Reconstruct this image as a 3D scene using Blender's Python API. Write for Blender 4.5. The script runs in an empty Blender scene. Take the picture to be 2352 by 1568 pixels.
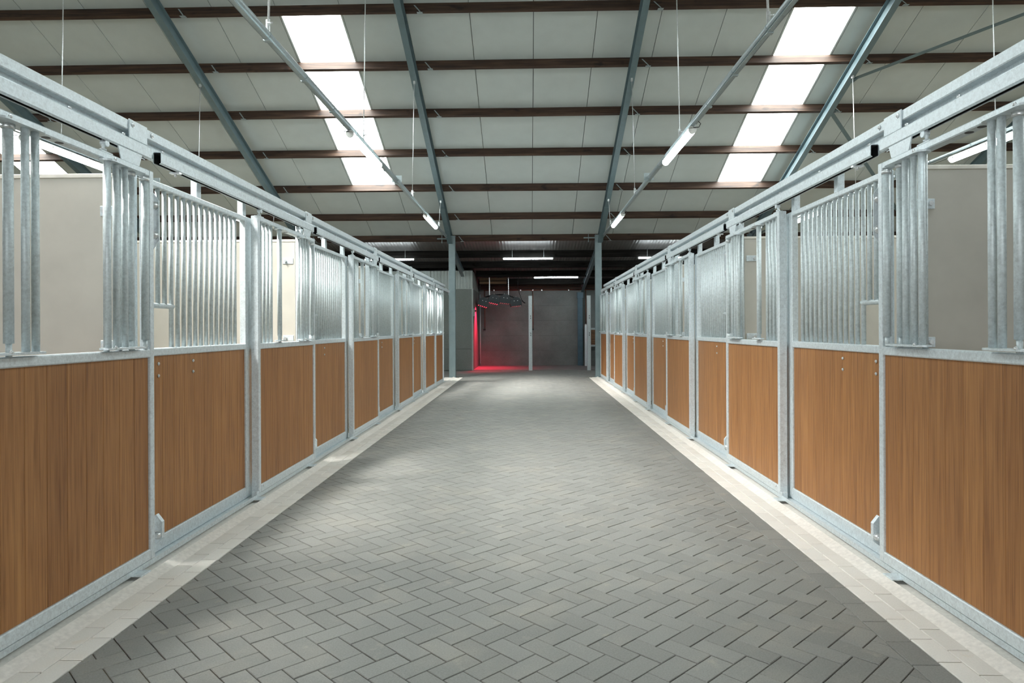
import bpy, math, random
from mathutils import Matrix, Vector
random.seed(7)
C = bpy.context.scene.collection
SC = bpy.context.scene

# ------------------------------------------------------------------ camera, world, exposure
cam = bpy.data.cameras.new('camera'); cam.lens = 24.0; cam.sensor_width = 36.0
cam.shift_y = -29.8 / 2352.0; cam.clip_end = 200; cam.clip_start = 0.05
co = bpy.data.objects.new('camera', cam); C.objects.link(co)
YAW = math.atan((1214.5 - 1176.0) / 1568.0)
co.matrix_world = (Matrix.Translation((0.1, 0, 1.4)) @ Matrix.Rotation(YAW, 4, 'Z')
                   @ Matrix.Rotation(math.radians(90), 4, 'X') @ Matrix.Rotation(-0.0045, 4, 'Z'))
SC.camera = co
wd = bpy.data.worlds.new('world'); SC.world = wd; wd.use_nodes = True
wd.node_tree.nodes['Background'].inputs[0].default_value = (0.75, 0.87, 1.0, 1)
wd.node_tree.nodes['Background'].inputs[1].default_value = 0.6
SC.view_settings.view_transform = 'Standard'; SC.view_settings.look = 'None'
SC.view_settings.gamma = 1.0; SC.view_settings.use_curve_mapping = False
SC.view_settings.exposure = 0.22
SKY_E = 18.0      # brightness of the daylight behind the translucent roof lights
TUBE_E = 31.0     # fluorescent tubes
# daylight that the translucent roof lights pass on in the sun's direction (from behind left, downwards):
# one soft lamp under each roof-light bay
SUN = Vector((0.64, 0.30, -1.0)).normalized(); SUN_W = 60.0     # watts per bay
def roof_beam(x, y, z, spread, w):
    ld = bpy.data.lights.new('roof_light_beam', 'AREA'); ld.shape = 'SQUARE'; ld.size = 0.8; ld.energy = w
    ld.color = (1.0, 0.97, 0.92); ld.spread = math.radians(spread)
    o = bpy.data.objects.new('roof_light_beam', ld); C.objects.link(o); o.location = (x, y, z)
    o.rotation_euler = SUN.to_track_quat('-Z', 'Y').to_euler()
for bx in (-12.09, -3.89, 5.49):
    for by in (12.95, 14.25, 15.55, 16.9): roof_beam(bx - 0.12, by - 0.05, 4.262 + 0.4054 * (19.7 - by) - 0.30, 44, 0.5 * SUN_W)
    for by in ((4.0, 5.4) if bx > -12 else ()): roof_beam(bx - 0.12, by - 0.05, 4.262 + 0.4054 * (19.7 - (21.5 - by)) - 0.30, 68, 1.02 * SUN_W)
SC.cycles.max_bounces = 8; SC.cycles.diffuse_bounces = 5; SC.cycles.glossy_bounces = 4
SC.cycles.sample_clamp_indirect = 6.0

# ------------------------------------------------------------------ materials
def mat_new(name):
    m = bpy.data.materials.new(name); m.use_nodes = True
    return m, m.node_tree.nodes, m.node_tree.links, m.node_tree.nodes['Principled BSDF']
def ramp(n, stops):
    r = n.new('ShaderNodeValToRGB'); e = r.color_ramp.elements
    while len(e) < len(stops): e.new(0.5)
    for i, (p, c) in enumerate(stops):
        e[i].position = p; e[i].color = (c[0], c[1], c[2], 1)
    return r
def coords(n, l, scale=(1, 1, 1), rnd=True, world=False):
    if world:
        g = n.new('ShaderNodeNewGeometry'); out = g.outputs['Position']
    else:
        t = n.new('ShaderNodeTexCoord'); out = t.outputs['Object']
    mp = n.new('ShaderNodeMapping'); mp.inputs['Scale'].default_value = scale
    if rnd and not world:
        oi = n.new('ShaderNodeObjectInfo')
        mu = n.new('ShaderNodeMath'); mu.operation = 'MULTIPLY'; mu.inputs[1].default_value = 57.0
        l.new(oi.outputs['Random'], mu.inputs[0])
        cb = n.new('ShaderNodeCombineXYZ')
        for i in range(3): l.new(mu.outputs[0], cb.inputs[i])
        ad = n.new('ShaderNodeVectorMath'); ad.operation = 'ADD'
        l.new(out, ad.inputs[0]); l.new(cb.outputs[0], ad.inputs[1]); out = ad.outputs[0]
    l.new(out, mp.inputs[0])
    return mp.outputs[0]
def noise(n, l, vec, scale, detail=3, rough=0.55):
    t = n.new('ShaderNodeTexNoise'); t.inputs['Scale'].default_value = scale
    t.inputs['Detail'].default_value = detail; t.inputs['Roughness'].default_value = rough
    l.new(vec, t.inputs['Vector']); return t.outputs['Fac']
def bump(n, l, h, b, strength=0.2, dist=0.01):
    bp = n.new('ShaderNodeBump'); bp.inputs['Strength'].default_value = strength; bp.inputs['Distance'].default_value = dist
    l.new(h, bp.inputs['Height']); l.new(bp.outputs[0], b.inputs['Normal'])
def mixc(n, l, fac, a, bcol, mode='MIX'):
    m = n.new('ShaderNodeMix'); m.data_type = 'RGBA'; m.blend_type = mode
    if isinstance(fac, float): m.inputs[0].default_value = fac
    else: l.new(fac, m.inputs[0])
    for i, v in ((6, a), (7, bcol)):
        if isinstance(v, tuple): m.inputs[i].default_value = (v[0], v[1], v[2], 1)
        else: l.new(v, m.inputs[i])
    return m.outputs[2]
def flat(name, col, rough=0.6, metal=0.0, var=0.12, scale=8.0, stretch=(1, 1, 1)):
    m, n, l, b = mat_new(name)
    f = noise(n, l, coords(n, l, stretch), scale, 4)
    lo = tuple(c * (1 - var) for c in col); hi = tuple(min(1, c * (1 + var)) for c in col)
    r = ramp(n, [(0.3, lo), (0.7, hi)]); l.new(f, r.inputs[0]); l.new(r.outputs[0], b.inputs['Base Color'])
    b.inputs['Roughness'].default_value = rough; b.inputs['Metallic'].default_value = metal
    return m
def galvanised(name, col=(0.655, 0.725, 0.755), metal=0.30, rough=0.42):
    m, n, l, b = mat_new(name)
    v = coords(n, l)
    vo = n.new('ShaderNodeTexVoronoi'); vo.inputs['Scale'].default_value = 130.0; l.new(v, vo.inputs['Vector'])
    f2 = noise(n, l, v, 42.0, 6, 0.68)
    r = ramp(n, [(0.28, tuple(c * 0.80 for c in col)), (0.5, col), (0.75, tuple(min(1, c * 1.12) for c in col))])
    l.new(f2, r.inputs[0])
    hs = n.new('ShaderNodeSeparateColor'); l.new(vo.outputs['Color'], hs.inputs[0])
    r2 = ramp(n, [(0, (0.92, 0.92, 0.92)), (1, (1.06, 1.06, 1.06))]); l.new(hs.outputs[0], r2.inputs[0])
    c = mixc(n, l, 1.0, r.outputs[0], r2.outputs[0], 'MULTIPLY'); l.new(c, b.inputs['Base Color'])
    rr = n.new('ShaderNodeMapRange'); rr.inputs[3].default_value = rough - 0.1; rr.inputs[4].default_value = rough + 0.14
    l.new(f2, rr.inputs[0]); l.new(rr.outputs[0], b.inputs['Roughness'])
    b.inputs['Metallic'].default_value = metal
    bump(n, l, f2, b, 0.12, 0.004)
    return m
def wood_plank(name):
    m, n, l, b = mat_new(name)
    v = coords(n, l, (1, 1, 0.045))
    f = noise(n, l, v, 46.0, 6, 0.60)
    v2 = coords(n, l, (1, 1, 0.012)); g = noise(n, l, v2, 190.0, 3, 0.6)
    r = ramp(n, [(0.24, (0.20, 0.081, 0.023)), (0.44, (0.33, 0.146, 0.046)), (0.60, (0.38, 0.176, 0.057)), (0.80, (0.44, 0.218, 0.076))])
    l.new(f, r.inputs[0])
    r2 = ramp(n, [(0.33, (0.60, 0.54, 0.50)), (0.5, (1, 1, 1)), (0.7, (1.08, 1.07, 1.04))]); l.new(g, r2.inputs[0])
    c = mixc(n, l, 0.85, r.outputs[0], r2.outputs[0], 'MULTIPLY')
    oi = n.new('ShaderNodeObjectInfo')
    r3 = ramp(n, [(0, (0.90, 0.88, 0.86)), (0.5, (1, 1, 1)), (1, (1.05, 1.06, 1.06))]); l.new(oi.outputs['Random'], r3.inputs[0])
    c = mixc(n, l, 1.0, c, r3.outputs[0], 'MULTIPLY')
    l.new(c, b.inputs['Base Color']); b.inputs['Roughness'].default_value = 0.5
    bump(n, l, g, b, 0.15, 0.002)
    return m
def timber(name, cols=((0.016, 0.008, 0.005), (0.050, 0.026, 0.016), (0.095, 0.054, 0.033))):
    m, n, l, b = mat_new(name)
    v = coords(n, l, (0.06, 1, 1)); f = noise(n, l, v, 22.0, 6, 0.6)
    v2 = coords(n, l, (0.55, 1, 1)); k = noise(n, l, v2, 5.0, 2)
    r = ramp(n, [(0.3, cols[0]), (0.5, cols[1]), (0.72, cols[2])]); l.new(f, r.inputs[0])
    r2 = ramp(n, [(0.27, (0.35, 0.32, 0.3)), (0.36, (1, 1, 1))]); l.new(k, r2.inputs[0])
    c = mixc(n, l, 1.0, r.outputs[0], r2.outputs[0], 'MULTIPLY'); l.new(c, b.inputs['Base Color'])
    b.inputs['Roughness'].default_value = 0.7
    bump(n, l, f, b, 0.3, 0.004)
    return m
def paver(name, base, dust, dustfac=0.35, rough=0.62, var=0.16, grit=0.18):
    m, n, l, b = mat_new(name)
    w = coords(n, l, world=True)
    oi = n.new('ShaderNodeObjectInfo'); g = n.new('ShaderNodeNewGeometry')
    ad = n.new('ShaderNodeMath'); ad.operation = 'ADD'; l.new(oi.outputs['Random'], ad.inputs[0]); l.new(g.outputs['Random Per Island'], ad.inputs[1])
    fr = n.new('ShaderNodeMath'); fr.operation = 'FRACT'; l.new(ad.outputs[0], fr.inputs[0])
    r = ramp(n, [(0, tuple(c * (1 - var) for c in base)), (1, tuple(c * (1 + var) for c in base))]); l.new(fr.outputs[0], r.inputs[0])
    big = noise(n, l, w, 2.3, 5, 0.6); fine = noise(n, l, w, 140.0, 3, 0.7)
    rb = ramp(n, [(0.50, (0, 0, 0)), (0.78, (dustfac,) * 3)]); l.new(big, rb.inputs[0])
    c = mixc(n, l, rb.outputs[0], r.outputs[0], dust)
    spot = noise(n, l, w, 6.5, 4, 0.65); rs = ramp(n, [(0.62, (0, 0, 0)), (0.74, (dustfac * 1.3,) * 3)]); l.new(spot, rs.inputs[0])
    c = mixc(n, l, rs.outputs[0], c, dust)
    rf = ramp(n, [(0.3, (1 - grit,) * 3), (0.7, (1 + grit * 0.8,) * 3)]); l.new(fine, rf.inputs[0])
    c = mixc(n, l, 1.0, c, rf.outputs[0], 'MULTIPLY'); l.new(c, b.inputs['Base Color'])
    b.inputs['Roughness'].default_value = rough
    bump(n, l, fine, b, 0.35, 0.002)
    return m
def emitter(name, col, e):
    m, n, l, b = mat_new(name)
    b.inputs['Base Color'].default_value = (0.8, 0.8, 0.8, 1)
    b.inputs['Emission Color'].default_value = (*col, 1); b.inputs['Emission Strength'].default_value = e
    return m
def concrete_wall(name, lo, hi, scale=1.3, rough=0.85):
    m, n, l, b = mat_new(name)
    w = coords(n, l, world=True)
    f = noise(n, l, w, scale, 6, 0.6); g = noise(n, l, w, 45.0, 3)
    r = ramp(n, [(0.3, lo), (0.7, hi)]); l.new(f, r.inputs[0])
    r2 = ramp(n, [(0.3, (0.9,) * 3), (0.7, (1.08,) * 3)]); l.new(g, r2.inputs[0])
    c = mixc(n, l, 1.0, r.outputs[0], r2.outputs[0], 'MULTIPLY'); l.new(c, b.inputs['Base Color'])
    b.inputs['Roughness'].default_value = rough; bump(n, l, g, b, 0.15, 0.003)
    return m
M = dict(
    galv=galvanised('galvanised_steel'), bar=galvanised('galvanised_pipe', (0.585, 0.655, 0.672), 0.28, 0.47),
    conduit=galvanised('conduit_zinc', (0.36, 0.425, 0.44), 0.3, 0.4), bed=flat('dark_bed', (0.075, 0.066, 0.052), 0.95), zinc=galvanised('bright_zinc', (0.72, 0.75, 0.76), 0.7, 0.3),
    wood=wood_plank('plank_wood'), timber=timber('dark_timber'),
    tarred=timber('tarred_timber', ((0.006, 0.006, 0.006), (0.014, 0.013, 0.012), (0.026, 0.024, 0.022))),  # timber pattern in near-black tones, for the rear purlins
    pale_timber=timber('brown_timber', ((0.05, 0.025, 0.012), (0.13, 0.07, 0.032), (0.2, 0.115, 0.055))),
    panel=flat('roof_panel_white', (0.53, 0.585, 0.57), 0.55, 0, 0.03, 3.0),
    board=flat('partition_board', (0.48, 0.46, 0.405), 0.6, 0, 0.06, 4.0),
    boardedge=flat('board_edge', (0.72, 0.69, 0.62), 0.6),
    steel=flat('blue_grey_paint', (0.125, 0.185, 0.205), 0.42, 0.1, 0.08, 6.0),
    col=flat('column_paint', (0.215, 0.285, 0.30), 0.45, 0.1, 0.08, 6.0),
    paver=paver('dark_paver', (0.226, 0.229, 0.216), (0.44, 0.395, 0.32), 0.28, 0.66, 0.07),
    light=paver('light_paver', (0.77, 0.75, 0.70), (0.74, 0.66, 0.54), 0.3, 0.75, 0.05, 0.06),
    sand=flat('joint_sand', (0.22, 0.185, 0.13), 0.95, 0, 0.85, 5.0),
    kerb=concrete_wall('kerb_concrete', (0.77, 0.74, 0.685), (0.84, 0.82, 0.775), 2.5),
    wall=concrete_wall('grey_render', (0.125, 0.140, 0.138), (0.215, 0.235, 0.228), 1.1),
    block=concrete_wall('grey_green_board', (0.20, 0.225, 0.21), (0.245, 0.27, 0.255), 0.8),
    clad=flat('light_cladding', (0.42, 0.47, 0.45), 0.45, 0.2, 0.04),
    corr=flat('corrugated_sheet', (0.25, 0.242, 0.235), 0.33, 0.4, 0.05),
    dark=flat('dark_backing', (0.015, 0.017, 0.018), 0.9),
    hall=flat('hall_wall', (0.42, 0.43, 0.41), 0.8),
    black=flat('black_plastic', (0.012, 0.014, 0.016), 0.45),
    lampblack=flat('black_metal', (0.018, 0.026, 0.030), 0.4, 0.3),
    plastic=flat('lamp_housing', (0.55, 0.56, 0.53), 0.4),
    copper=flat('copper_pipe', (0.36, 0.15, 0.10), 0.35, 0.7),
    blue=flat('blue_column', (0.055, 0.115, 0.155), 0.45, 0.1),
    ridge=emitter('window_daylight', (0.97, 0.985, 1.0), 9.0), dull_pane=emitter('shaded_window_daylight', (0.92, 0.98, 1.0), 1.6), sky=emitter('daylight_pane', (0.94, 1.0, 0.985), SKY_E),  # first two glow in the added windows behind the camera
    tube=emitter('lit_tube', (0.86, 0.97, 1.0), TUBE_E), red=emitter('hot_red_tube', (1.0, 0.03, 0.08), 1.3), red_dim=emitter('cooling_red_tube', (1.0, 0.02, 0.06), 0.22),
    bay=concrete_wall('wash_bay_floor', (0.19, 0.18, 0.175), (0.25, 0.24, 0.235), 1.5, 0.6),
)

# ------------------------------------------------------------------ mesh helpers
class MB:
    def __init__(s): s.v = []; s.f = []; s.sm = []
    def add(s, v, f, smooth=False):
        o = len(s.v); s.v += [tuple(p) for p in v]; s.f += [tuple(i + o for i in q) for q in f]; s.sm += [smooth] * len(f); return s
    def box(s, x0, x1, y0, y1, z0, z1, c=0.0):
        if x0 > x1: x0, x1 = x1, x0
        if c <= 0:
            v = [(x, y, z) for z in (z0, z1) for y in (y0, y1) for x in (x0, x1)]
            return s.add(v, [(0, 2, 3, 1), (4, 5, 7, 6), (0, 1, 5, 4), (2, 6, 7, 3), (0, 4, 6, 2), (1, 3, 7, 5)])
        lo = (x0, y0, z0); hi = (x1, y1, z1); V = {}; vs = []
        for i in range(8):
            e = [(i >> a) & 1 for a in range(3)]
            for a in range(3):                      # vertex on the face normal to axis a
                p = []
                for b in range(3):
                    q = hi[b] if e[b] else lo[b]
                    if b != a: q += -c if e[b] else c
                    p.append(q)
                V[(i, a)] = len(vs); vs.append(tuple(p))
        F = []
        for a in range(3):
            b, d = (a + 1) % 3, (a + 2) % 3
            for s_ in (0, 1):
                idx = [(s_ << a) | (p << b) | (q << d) for p, q in ((0, 0), (1, 0), (1, 1), (0, 1))]
                q = [V[(i, a)] for i in idx]; F.append(tuple(q if s_ else q[::-1]))
        for a in range(3):                          # edges along axis a
            b, d = (a + 1) % 3, (a + 2) % 3
            for p in (0, 1):
                for q in (0, 1):
                    i0 = (p << b) | (q << d); i1 = i0 | (1 << a)
                    w = [V[(i0, b)], V[(i1, b)], V[(i1, d)], V[(i0, d)]]
                    F.append(tuple(w if p == q else w[::-1]))
        for i in range(8):
            t = [V[(i, 0)], V[(i, 1)], V[(i, 2)]]
            par = ((i & 1) + ((i >> 1) & 1) + ((i >> 2) & 1)) % 2
            F.append(tuple(t if par else t[::-1]))
        return s.add(vs, F)
    def cyl(s, p0, p1, r, n=10, cap=True, r1=None):
        p0, p1 = Vector(p0), Vector(p1); d = (p1 - p0).normalized(); r1 = r if r1 is None else r1
        a = d.orthogonal().normalized(); b = d.cross(a)
        v = []
        for k in range(n):
            t = 2 * math.pi * k / n; o = a * math.cos(t) + b * math.sin(t)
            v += [p0 + o * r, p1 + o * r1]
        s.add(v, [(2 * k, (2 * k + 2) % (2 * n), (2 * k + 3) % (2 * n), 2 * k + 1) for k in range(n)], True)
        if cap:
            o = len(s.v) - 2 * n
            s.f += [tuple(o + 2 * k for k in range(n))[::-1], tuple(o + 2 * k + 1 for k in range(n))]; s.sm += [False, False]
        return s
    def tube(s, pts, r, n=8):
        for i in range(len(pts) - 1): s.cyl(pts[i], pts[i + 1], r, n)
        return s
    def sphere(s, c, r, n=8, m=5, sq=(1, 1, 1)):
        v = [(c[0], c[1], c[2] - r * sq[2])]
        for i in range(1, m):
            t = math.pi * i / m - math.pi / 2
            for k in range(n):
                p = 2 * math.pi * k / n
                v.append((c[0] + r * sq[0] * math.cos(t) * math.cos(p), c[1] + r * sq[1] * math.cos(t) * math.sin(p), c[2] + r * sq[2] * math.sin(t)))
        v.append((c[0], c[1], c[2] + r * sq[2])); L = len(v) - 1
        f = [(0, 1 + (k + 1) % n, 1 + k) for k in range(n)]
        for i in range(m - 2):
            for k in range(n): f.append((1 + i * n + k, 1 + i * n + (k + 1) % n, 1 + (i + 1) * n + (k + 1) % n, 1 + (i + 1) * n + k))
        f += [(L, L - n + k, L - n + (k + 1) % n) for k in range(n)]
        return s.add(v, f, True)
    def prism(s, poly, place, t0, t1, smooth=False):
        """poly: (a, b) outline; place(a, b, t) -> xyz; extruded from t0 to t1"""
        n = len(poly); v = [place(a, b, t0) for a, b in poly] + [place(a, b, t1) for a, b in poly]
        f = [(i, (i + 1) % n, n + (i + 1) % n, n + i) for i in range(n)] + [tuple(range(n))[::-1], tuple(range(n, 2 * n))]
        return s.add(v, f, smooth)
def mesh(name, mb, mat, fix=True):
    me = bpy.data.meshes.new(name); me.from_pydata(mb.v, [], mb.f); me.materials.append(mat)
    me.polygons.foreach_set('use_smooth', mb.sm)
    if fix:
        import bmesh
        bm = bmesh.new(); bm.from_mesh(me); bmesh.ops.recalc_face_normals(bm, faces=bm.faces); bm.to_mesh(me); bm.free()
    me.update(); return me
def tag(o, label=None, cat=None, group=None, kind=None):
    for k, v in (('label', label), ('category', cat), ('group', group), ('kind', kind)):
        if v: o[k] = v
    return o
def link(name, data, parent=None, loc=(0, 0, 0), rot=None):
    o = bpy.data.objects.new(name, data); C.objects.link(o); o.location = loc
    if rot: o.rotation_euler = rot
    if parent: o.parent = parent
    return o
def obj(name, mb, mat, parent=None, loc=(0, 0, 0), rot=None, fix=True):
    return link(name, mesh(name, mb, mat, fix), parent, loc, rot)
def thing(name, loc, label, cat, group=None, kind=None):
    return tag(link(name, None, None, loc), label, cat, group, kind)
def structure(name, mb=None, mat=None, loc=(0, 0, 0)):
    o = obj(name, mb, mat, None, loc) if mb else link(name, None, None, loc)
    o['kind'] = 'structure'; return o
CACHE = {}
def pbox(name, par, x0, x1, y0, y1, z0, z1, mat, c=0.003):
    if x0 > x1: x0, x1 = x1, x0
    d = (round(x1 - x0, 4), round(y1 - y0, 4), round(z1 - z0, 4)); key = ('b', d, c, mat.name)
    if key not in CACHE:
        CACHE[key] = mesh(name, MB().box(-d[0] / 2, d[0] / 2, -d[1] / 2, d[1] / 2, -d[2] / 2, d[2] / 2, c), mat)
    return link(name, CACHE[key], par, ((x0 + x1) / 2, (y0 + y1) / 2, (z0 + z1) / 2))
def ppipe(name, par, x, y, z0, z1, r, mat, n=12):
    key = ('c', round(z1 - z0, 4), r, n, mat.name)
    if key not in CACHE: CACHE[key] = mesh(name, MB().cyl((0, 0, 0), (0, 0, z1 - z0), r, n), mat)
    return link(name, CACHE[key], par, (x, y, z0))
def pbolt(par, x, y, z, s, r=0.011):
    key = ('bolt', s, r)
    if key not in CACHE:
        mb = MB().cyl((0, 0, 0), (-s * 0.005, 0, 0), r, 6); mb.sphere((-s * 0.005, 0, 0), r * 0.75, 6, 4, (0.7, 1, 1)); CACHE[key] = mesh('bolt', mb, M['zinc'])
    return link('bolt', CACHE[key], par, (x, y, z))
ORD = ['first', 'second', 'third', 'fourth', 'fifth', 'sixth', 'seventh', 'eighth', 'ninth']
SIDE = {-1: 'left', 1: 'right'}

# ------------------------------------------------------------------ floor
NEAR, FAR, BAYY = 1.6, 19.62, 22.88
fl = MB(); fl.box(-17, 17, -6, 26.0, -0.25, -0.008)
floor = structure('floor', fl, M['sand'])
W = 0.106; GAP = 0.0042; P0 = (-0.25, 3.015); Q = 1 / math.sqrt(2)
def hp(x, y): return (P0[0] + W * (x + y) * Q, P0[1] + W * (y - x) * Q)
def clip(poly, a, b, c):              # keep a*x + b*y <= c
    out = []
    for i in range(len(poly)):
        p, q = poly[i], poly[(i + 1) % len(poly)]
        dp, dq = a * p[0] + b * p[1] - c, a * q[0] + b * q[1] - c
        if dp <= 0: out.append(p)
        if dp * dq < 0:
            t = dp / (dp - dq); out.append((p[0] + t * (q[0] - p[0]), p[1] + t * (q[1] - p[1])))
    return out
def area(p): return abs(sum(p[i][0] * p[(i + 1) % len(p)][1] - p[(i + 1) % len(p)][0] * p[i][1] for i in range(len(p)))) / 2
def slab(mb, poly, z1, z0=-0.03, ch=0.0026, dz=None):
    n = len(poly); cx = sum(p[0] for p in poly) / n; cy = sum(p[1] for p in poly) / n
    top = []
    for x, y in poly:
        d = math.hypot(x - cx, y - cy) or 1; k = min(0.4, 1.3 * ch / d); top.append((x + (cx - x) * k, y + (cy - y) * k))
    tz = (lambda x, y: z1 + (dz[0] * (x - cx) + dz[1] * (y - cy) if dz else 0))
    v = [(x, y, z0) for x, y in poly] + [(x, y, tz(x, y) - ch) for x, y in poly] + [(x, y, tz(x, y)) for x, y in top]
    f = [(i, (i + 1) % n, n + (i + 1) % n, n + i) for i in range(n)] + [(n + i, n + (i + 1) % n, 2 * n + (i + 1) % n, 2 * n + i) for i in range(n)]
    f.append(tuple(range(2 * n, 3 * n)))
    mb.add(v, f)
XL, XR = -1.801, 1.680
bricks = []
for i in range(-170, 40):
    for j in range(-42, 200):
        k = (i - j) % 4
        if k not in (0, 3): continue
        e = GAP / 2 / W
        c = [(i + e, j + e), (i + 2 - e, j + e), (i + 2 - e, j + 1 - e), (i + e, j + 1 - e)] if k == 0 else \
            [(i + e, j + e), (i + 1 - e, j + e), (i + 1 - e, j + 2 - e), (i + e, j + 2 - e)]
        p = [hp(*q) for q in c]
        ys = [q[1] for q in p]; xs = [q[0] for q in p]
        if max(ys) < NEAR or min(ys) > BAYY - 0.05: continue
        if max(xs) < -3.6 or min(xs) > 3.6: continue
        yc = sum(ys) / 4
        if yc < FAR:
            full = min(xs) >= XL + 0.003 and max(xs) <= XR - 0.003
            if not full: p = clip(clip(p, -1, 0, -XL - 0.002), 1, 0, XR - 0.002)
        else:
            full = max(ys) < BAYY - 0.05
            if not full: p = clip(p, 0, 1, BAYY - 0.05)
        if len(p) < 3 or area(p) < 0.0006: continue
        bricks.append((yc, p, full, k))
bricks.sort(key=lambda b: (b[0] if b[0] > 2.62 else 100 + b[0]))
rest = MB(); proto = {}
soldiers = []
y = NEAR
while y < FAR - 0.2:
    soldiers.append([(1.682, y + 0.002), (1.7985, y + 0.002), (1.7985, y + 0.209), (1.682, y + 0.209)]); y += 0.211
NB = 276
for q, (yc, p, full, k) in enumerate(bricks):
    z = random.uniform(-0.0012, 0.0008); dz = (random.uniform(-1, 1) * 0.006, random.uniform(-1, 1) * 0.006)
    if q < NB:
        n = len(p); c = (sum(a[0] for a in p) / n, sum(a[1] for a in p) / n)
        if full:
            if k not in proto:
                mb = MB(); slab(mb, [(a[0] - c[0], a[1] - c[1]) for a in p], 0.0); proto[k] = mesh('brick', mb, M['paver'])
            o = link('brick', proto[k], floor, (c[0], c[1], z), (dz[1], -dz[0], 0))
        else:
            mb = MB(); slab(mb, [(a[0] - c[0], a[1] - c[1]) for a in p], 0.0); obj('brick', mb, M['paver'], floor, (c[0], c[1], z))
    else: slab(rest, p, z, dz=dz)
sp = None
for q, p in enumerate(soldiers):
    c = ((p[0][0] + p[2][0]) / 2, (p[0][1] + p[2][1]) / 2)
    if 4 < q < 29:
        if sp is None:
            mb = MB(); slab(mb, [(a[0] - c[0], a[1] - c[1]) for a in p], 0.0); sp = mesh('brick', mb, M['paver'])
        link('brick', sp, floor, (c[0], c[1], random.uniform(-0.001, 0.001)))
    else: slab(rest, p, random.uniform(-0.001, 0.001))
tag(obj('distant_bricks', rest, M['paver'], floor), kind='stuff')
for si, s in enumerate((-1, 1)):                               # pale edging stones and concrete sill of each row
    tr = structure(f'trim_{si + 1}', MB().box(s * 1.80, s * 2.0, NEAR, FAR, -0.03, -0.016), M['bed'])
    pm = None
    for row in range(2):
        x0 = 1.8035 + row * 0.1015; y = NEAR + row * 0.105 + si * 0.04
        while y < FAR - 0.21:
            if pm is None:
                mb = MB(); slab(mb, [(-0.0480, -0.1016), (0.0480, -0.1016), (0.0480, 0.1016), (-0.0480, 0.1016)], 0.0, ch=0.003); pm = mesh('paving_stone', mb, M['light'])
            link('paving_stone', pm, tr, (s * (x0 + 0.0495), y + 0.1035, random.uniform(-0.0006, 0.001))); y += 0.2095
    prof = [(1.998, -0.03), (1.998, 0.000), (2.008, 0.003), (2.058, 0.020), (2.068, 0.024), (2.075, 0.020), (2.077, 0.004), (2.32, 0.004), (2.32, -0.03)]
    structure(f'trim_{si + 3}', MB().prism(prof, lambda a, b, t, s=s: (s * a, t, b), NEAR, FAR - 0.05), M['kerb'])
bay = structure('floor.001', MB().box(-1.77, 12, BAYY, 25.75, -0.03, 0.012), M['bay'])

# ------------------------------------------------------------------ roof
MS = 0.4054; TH = math.atan(MS); CT, ST = math.cos(TH), math.sin(TH)
def zr(y): return 3.795 + MS * (19.7 - y)          # underside of rafters
def zp(y): return 4.262 + MS * (19.7 - y)          # underside of roof panels
RY, EY = 10.75, 20.12
FE = 2 * RY - EY        # eaves of the near slope
def rfl(y): return 2 * RY - y
PW, PX = 1.172, 0.212
purlin_y = [12.27, 13.56, 14.88, 16.20, 17.56, 18.85, 19.97]
def slope_slab(mb, x0, x1, y0, y1, off, th):
    v = []
    for y in (y0, y1):
        for o in (off, off + th):
            for x in (x0, x1): v.append((x, y + o * ST * 0, zp(y) + o / CT))
    mb.add(v, [(0, 1, 5, 4), (2, 6, 7, 3), (0, 2, 3, 1), (4, 5, 7, 6), (0, 4, 6, 2), (1, 3, 7, 5)])
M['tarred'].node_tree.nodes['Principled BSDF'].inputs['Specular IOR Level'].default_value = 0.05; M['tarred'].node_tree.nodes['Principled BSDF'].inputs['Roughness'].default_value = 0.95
ceil_mb = MB(); slope_slab(ceil_mb, -17, 17, RY, EY + 0.1, 0.085, 0.03)
ceiling = structure('ceiling', ceil_mb, M['dark'])
SKY = {-11: 1, -4: 2, 4: 3, 11: 4}
S0, S1 = purlin_y[0] + 0.02, purlin_y[4] + 0.01
for i in range(-14, 15):
    x0, x1 = PX + i * PW + 0.006, PX + (i + 1) * PW - 0.006
    if i in SKY:
        for y0, y1 in ((RY + 0.02, S0 - 0.01), (S1 + 0.01, EY)):
            mb = MB(); slope_slab(mb, x0, x1, y0, y1, 0, 0.08); obj('panel', mb, M['panel'], ceiling)
        win = structure(f'window_{SKY[i]}', None)
        fr = MB()
        for a, b in ((x0, x0 + 0.035), (x1 - 0.035, x1)): slope_slab(fr, a, b, S0, S1, 0, 0.07)
        obj('frame', fr, M['panel'], win)
        for q in range(4):
            mb = MB(); slope_slab(mb, x0 + 0.036, x1 - 0.036, purlin_y[q] + 0.03, purlin_y[q + 1] + 0.02, 0.045, 0.012)
            obj('pane', mb, M['sky'], win)
    else:
        mb = MB(); slope_slab(mb, x0, x1, RY + 0.02, EY, 0, 0.08); obj('panel', mb, M['panel'], ceiling)
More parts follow.
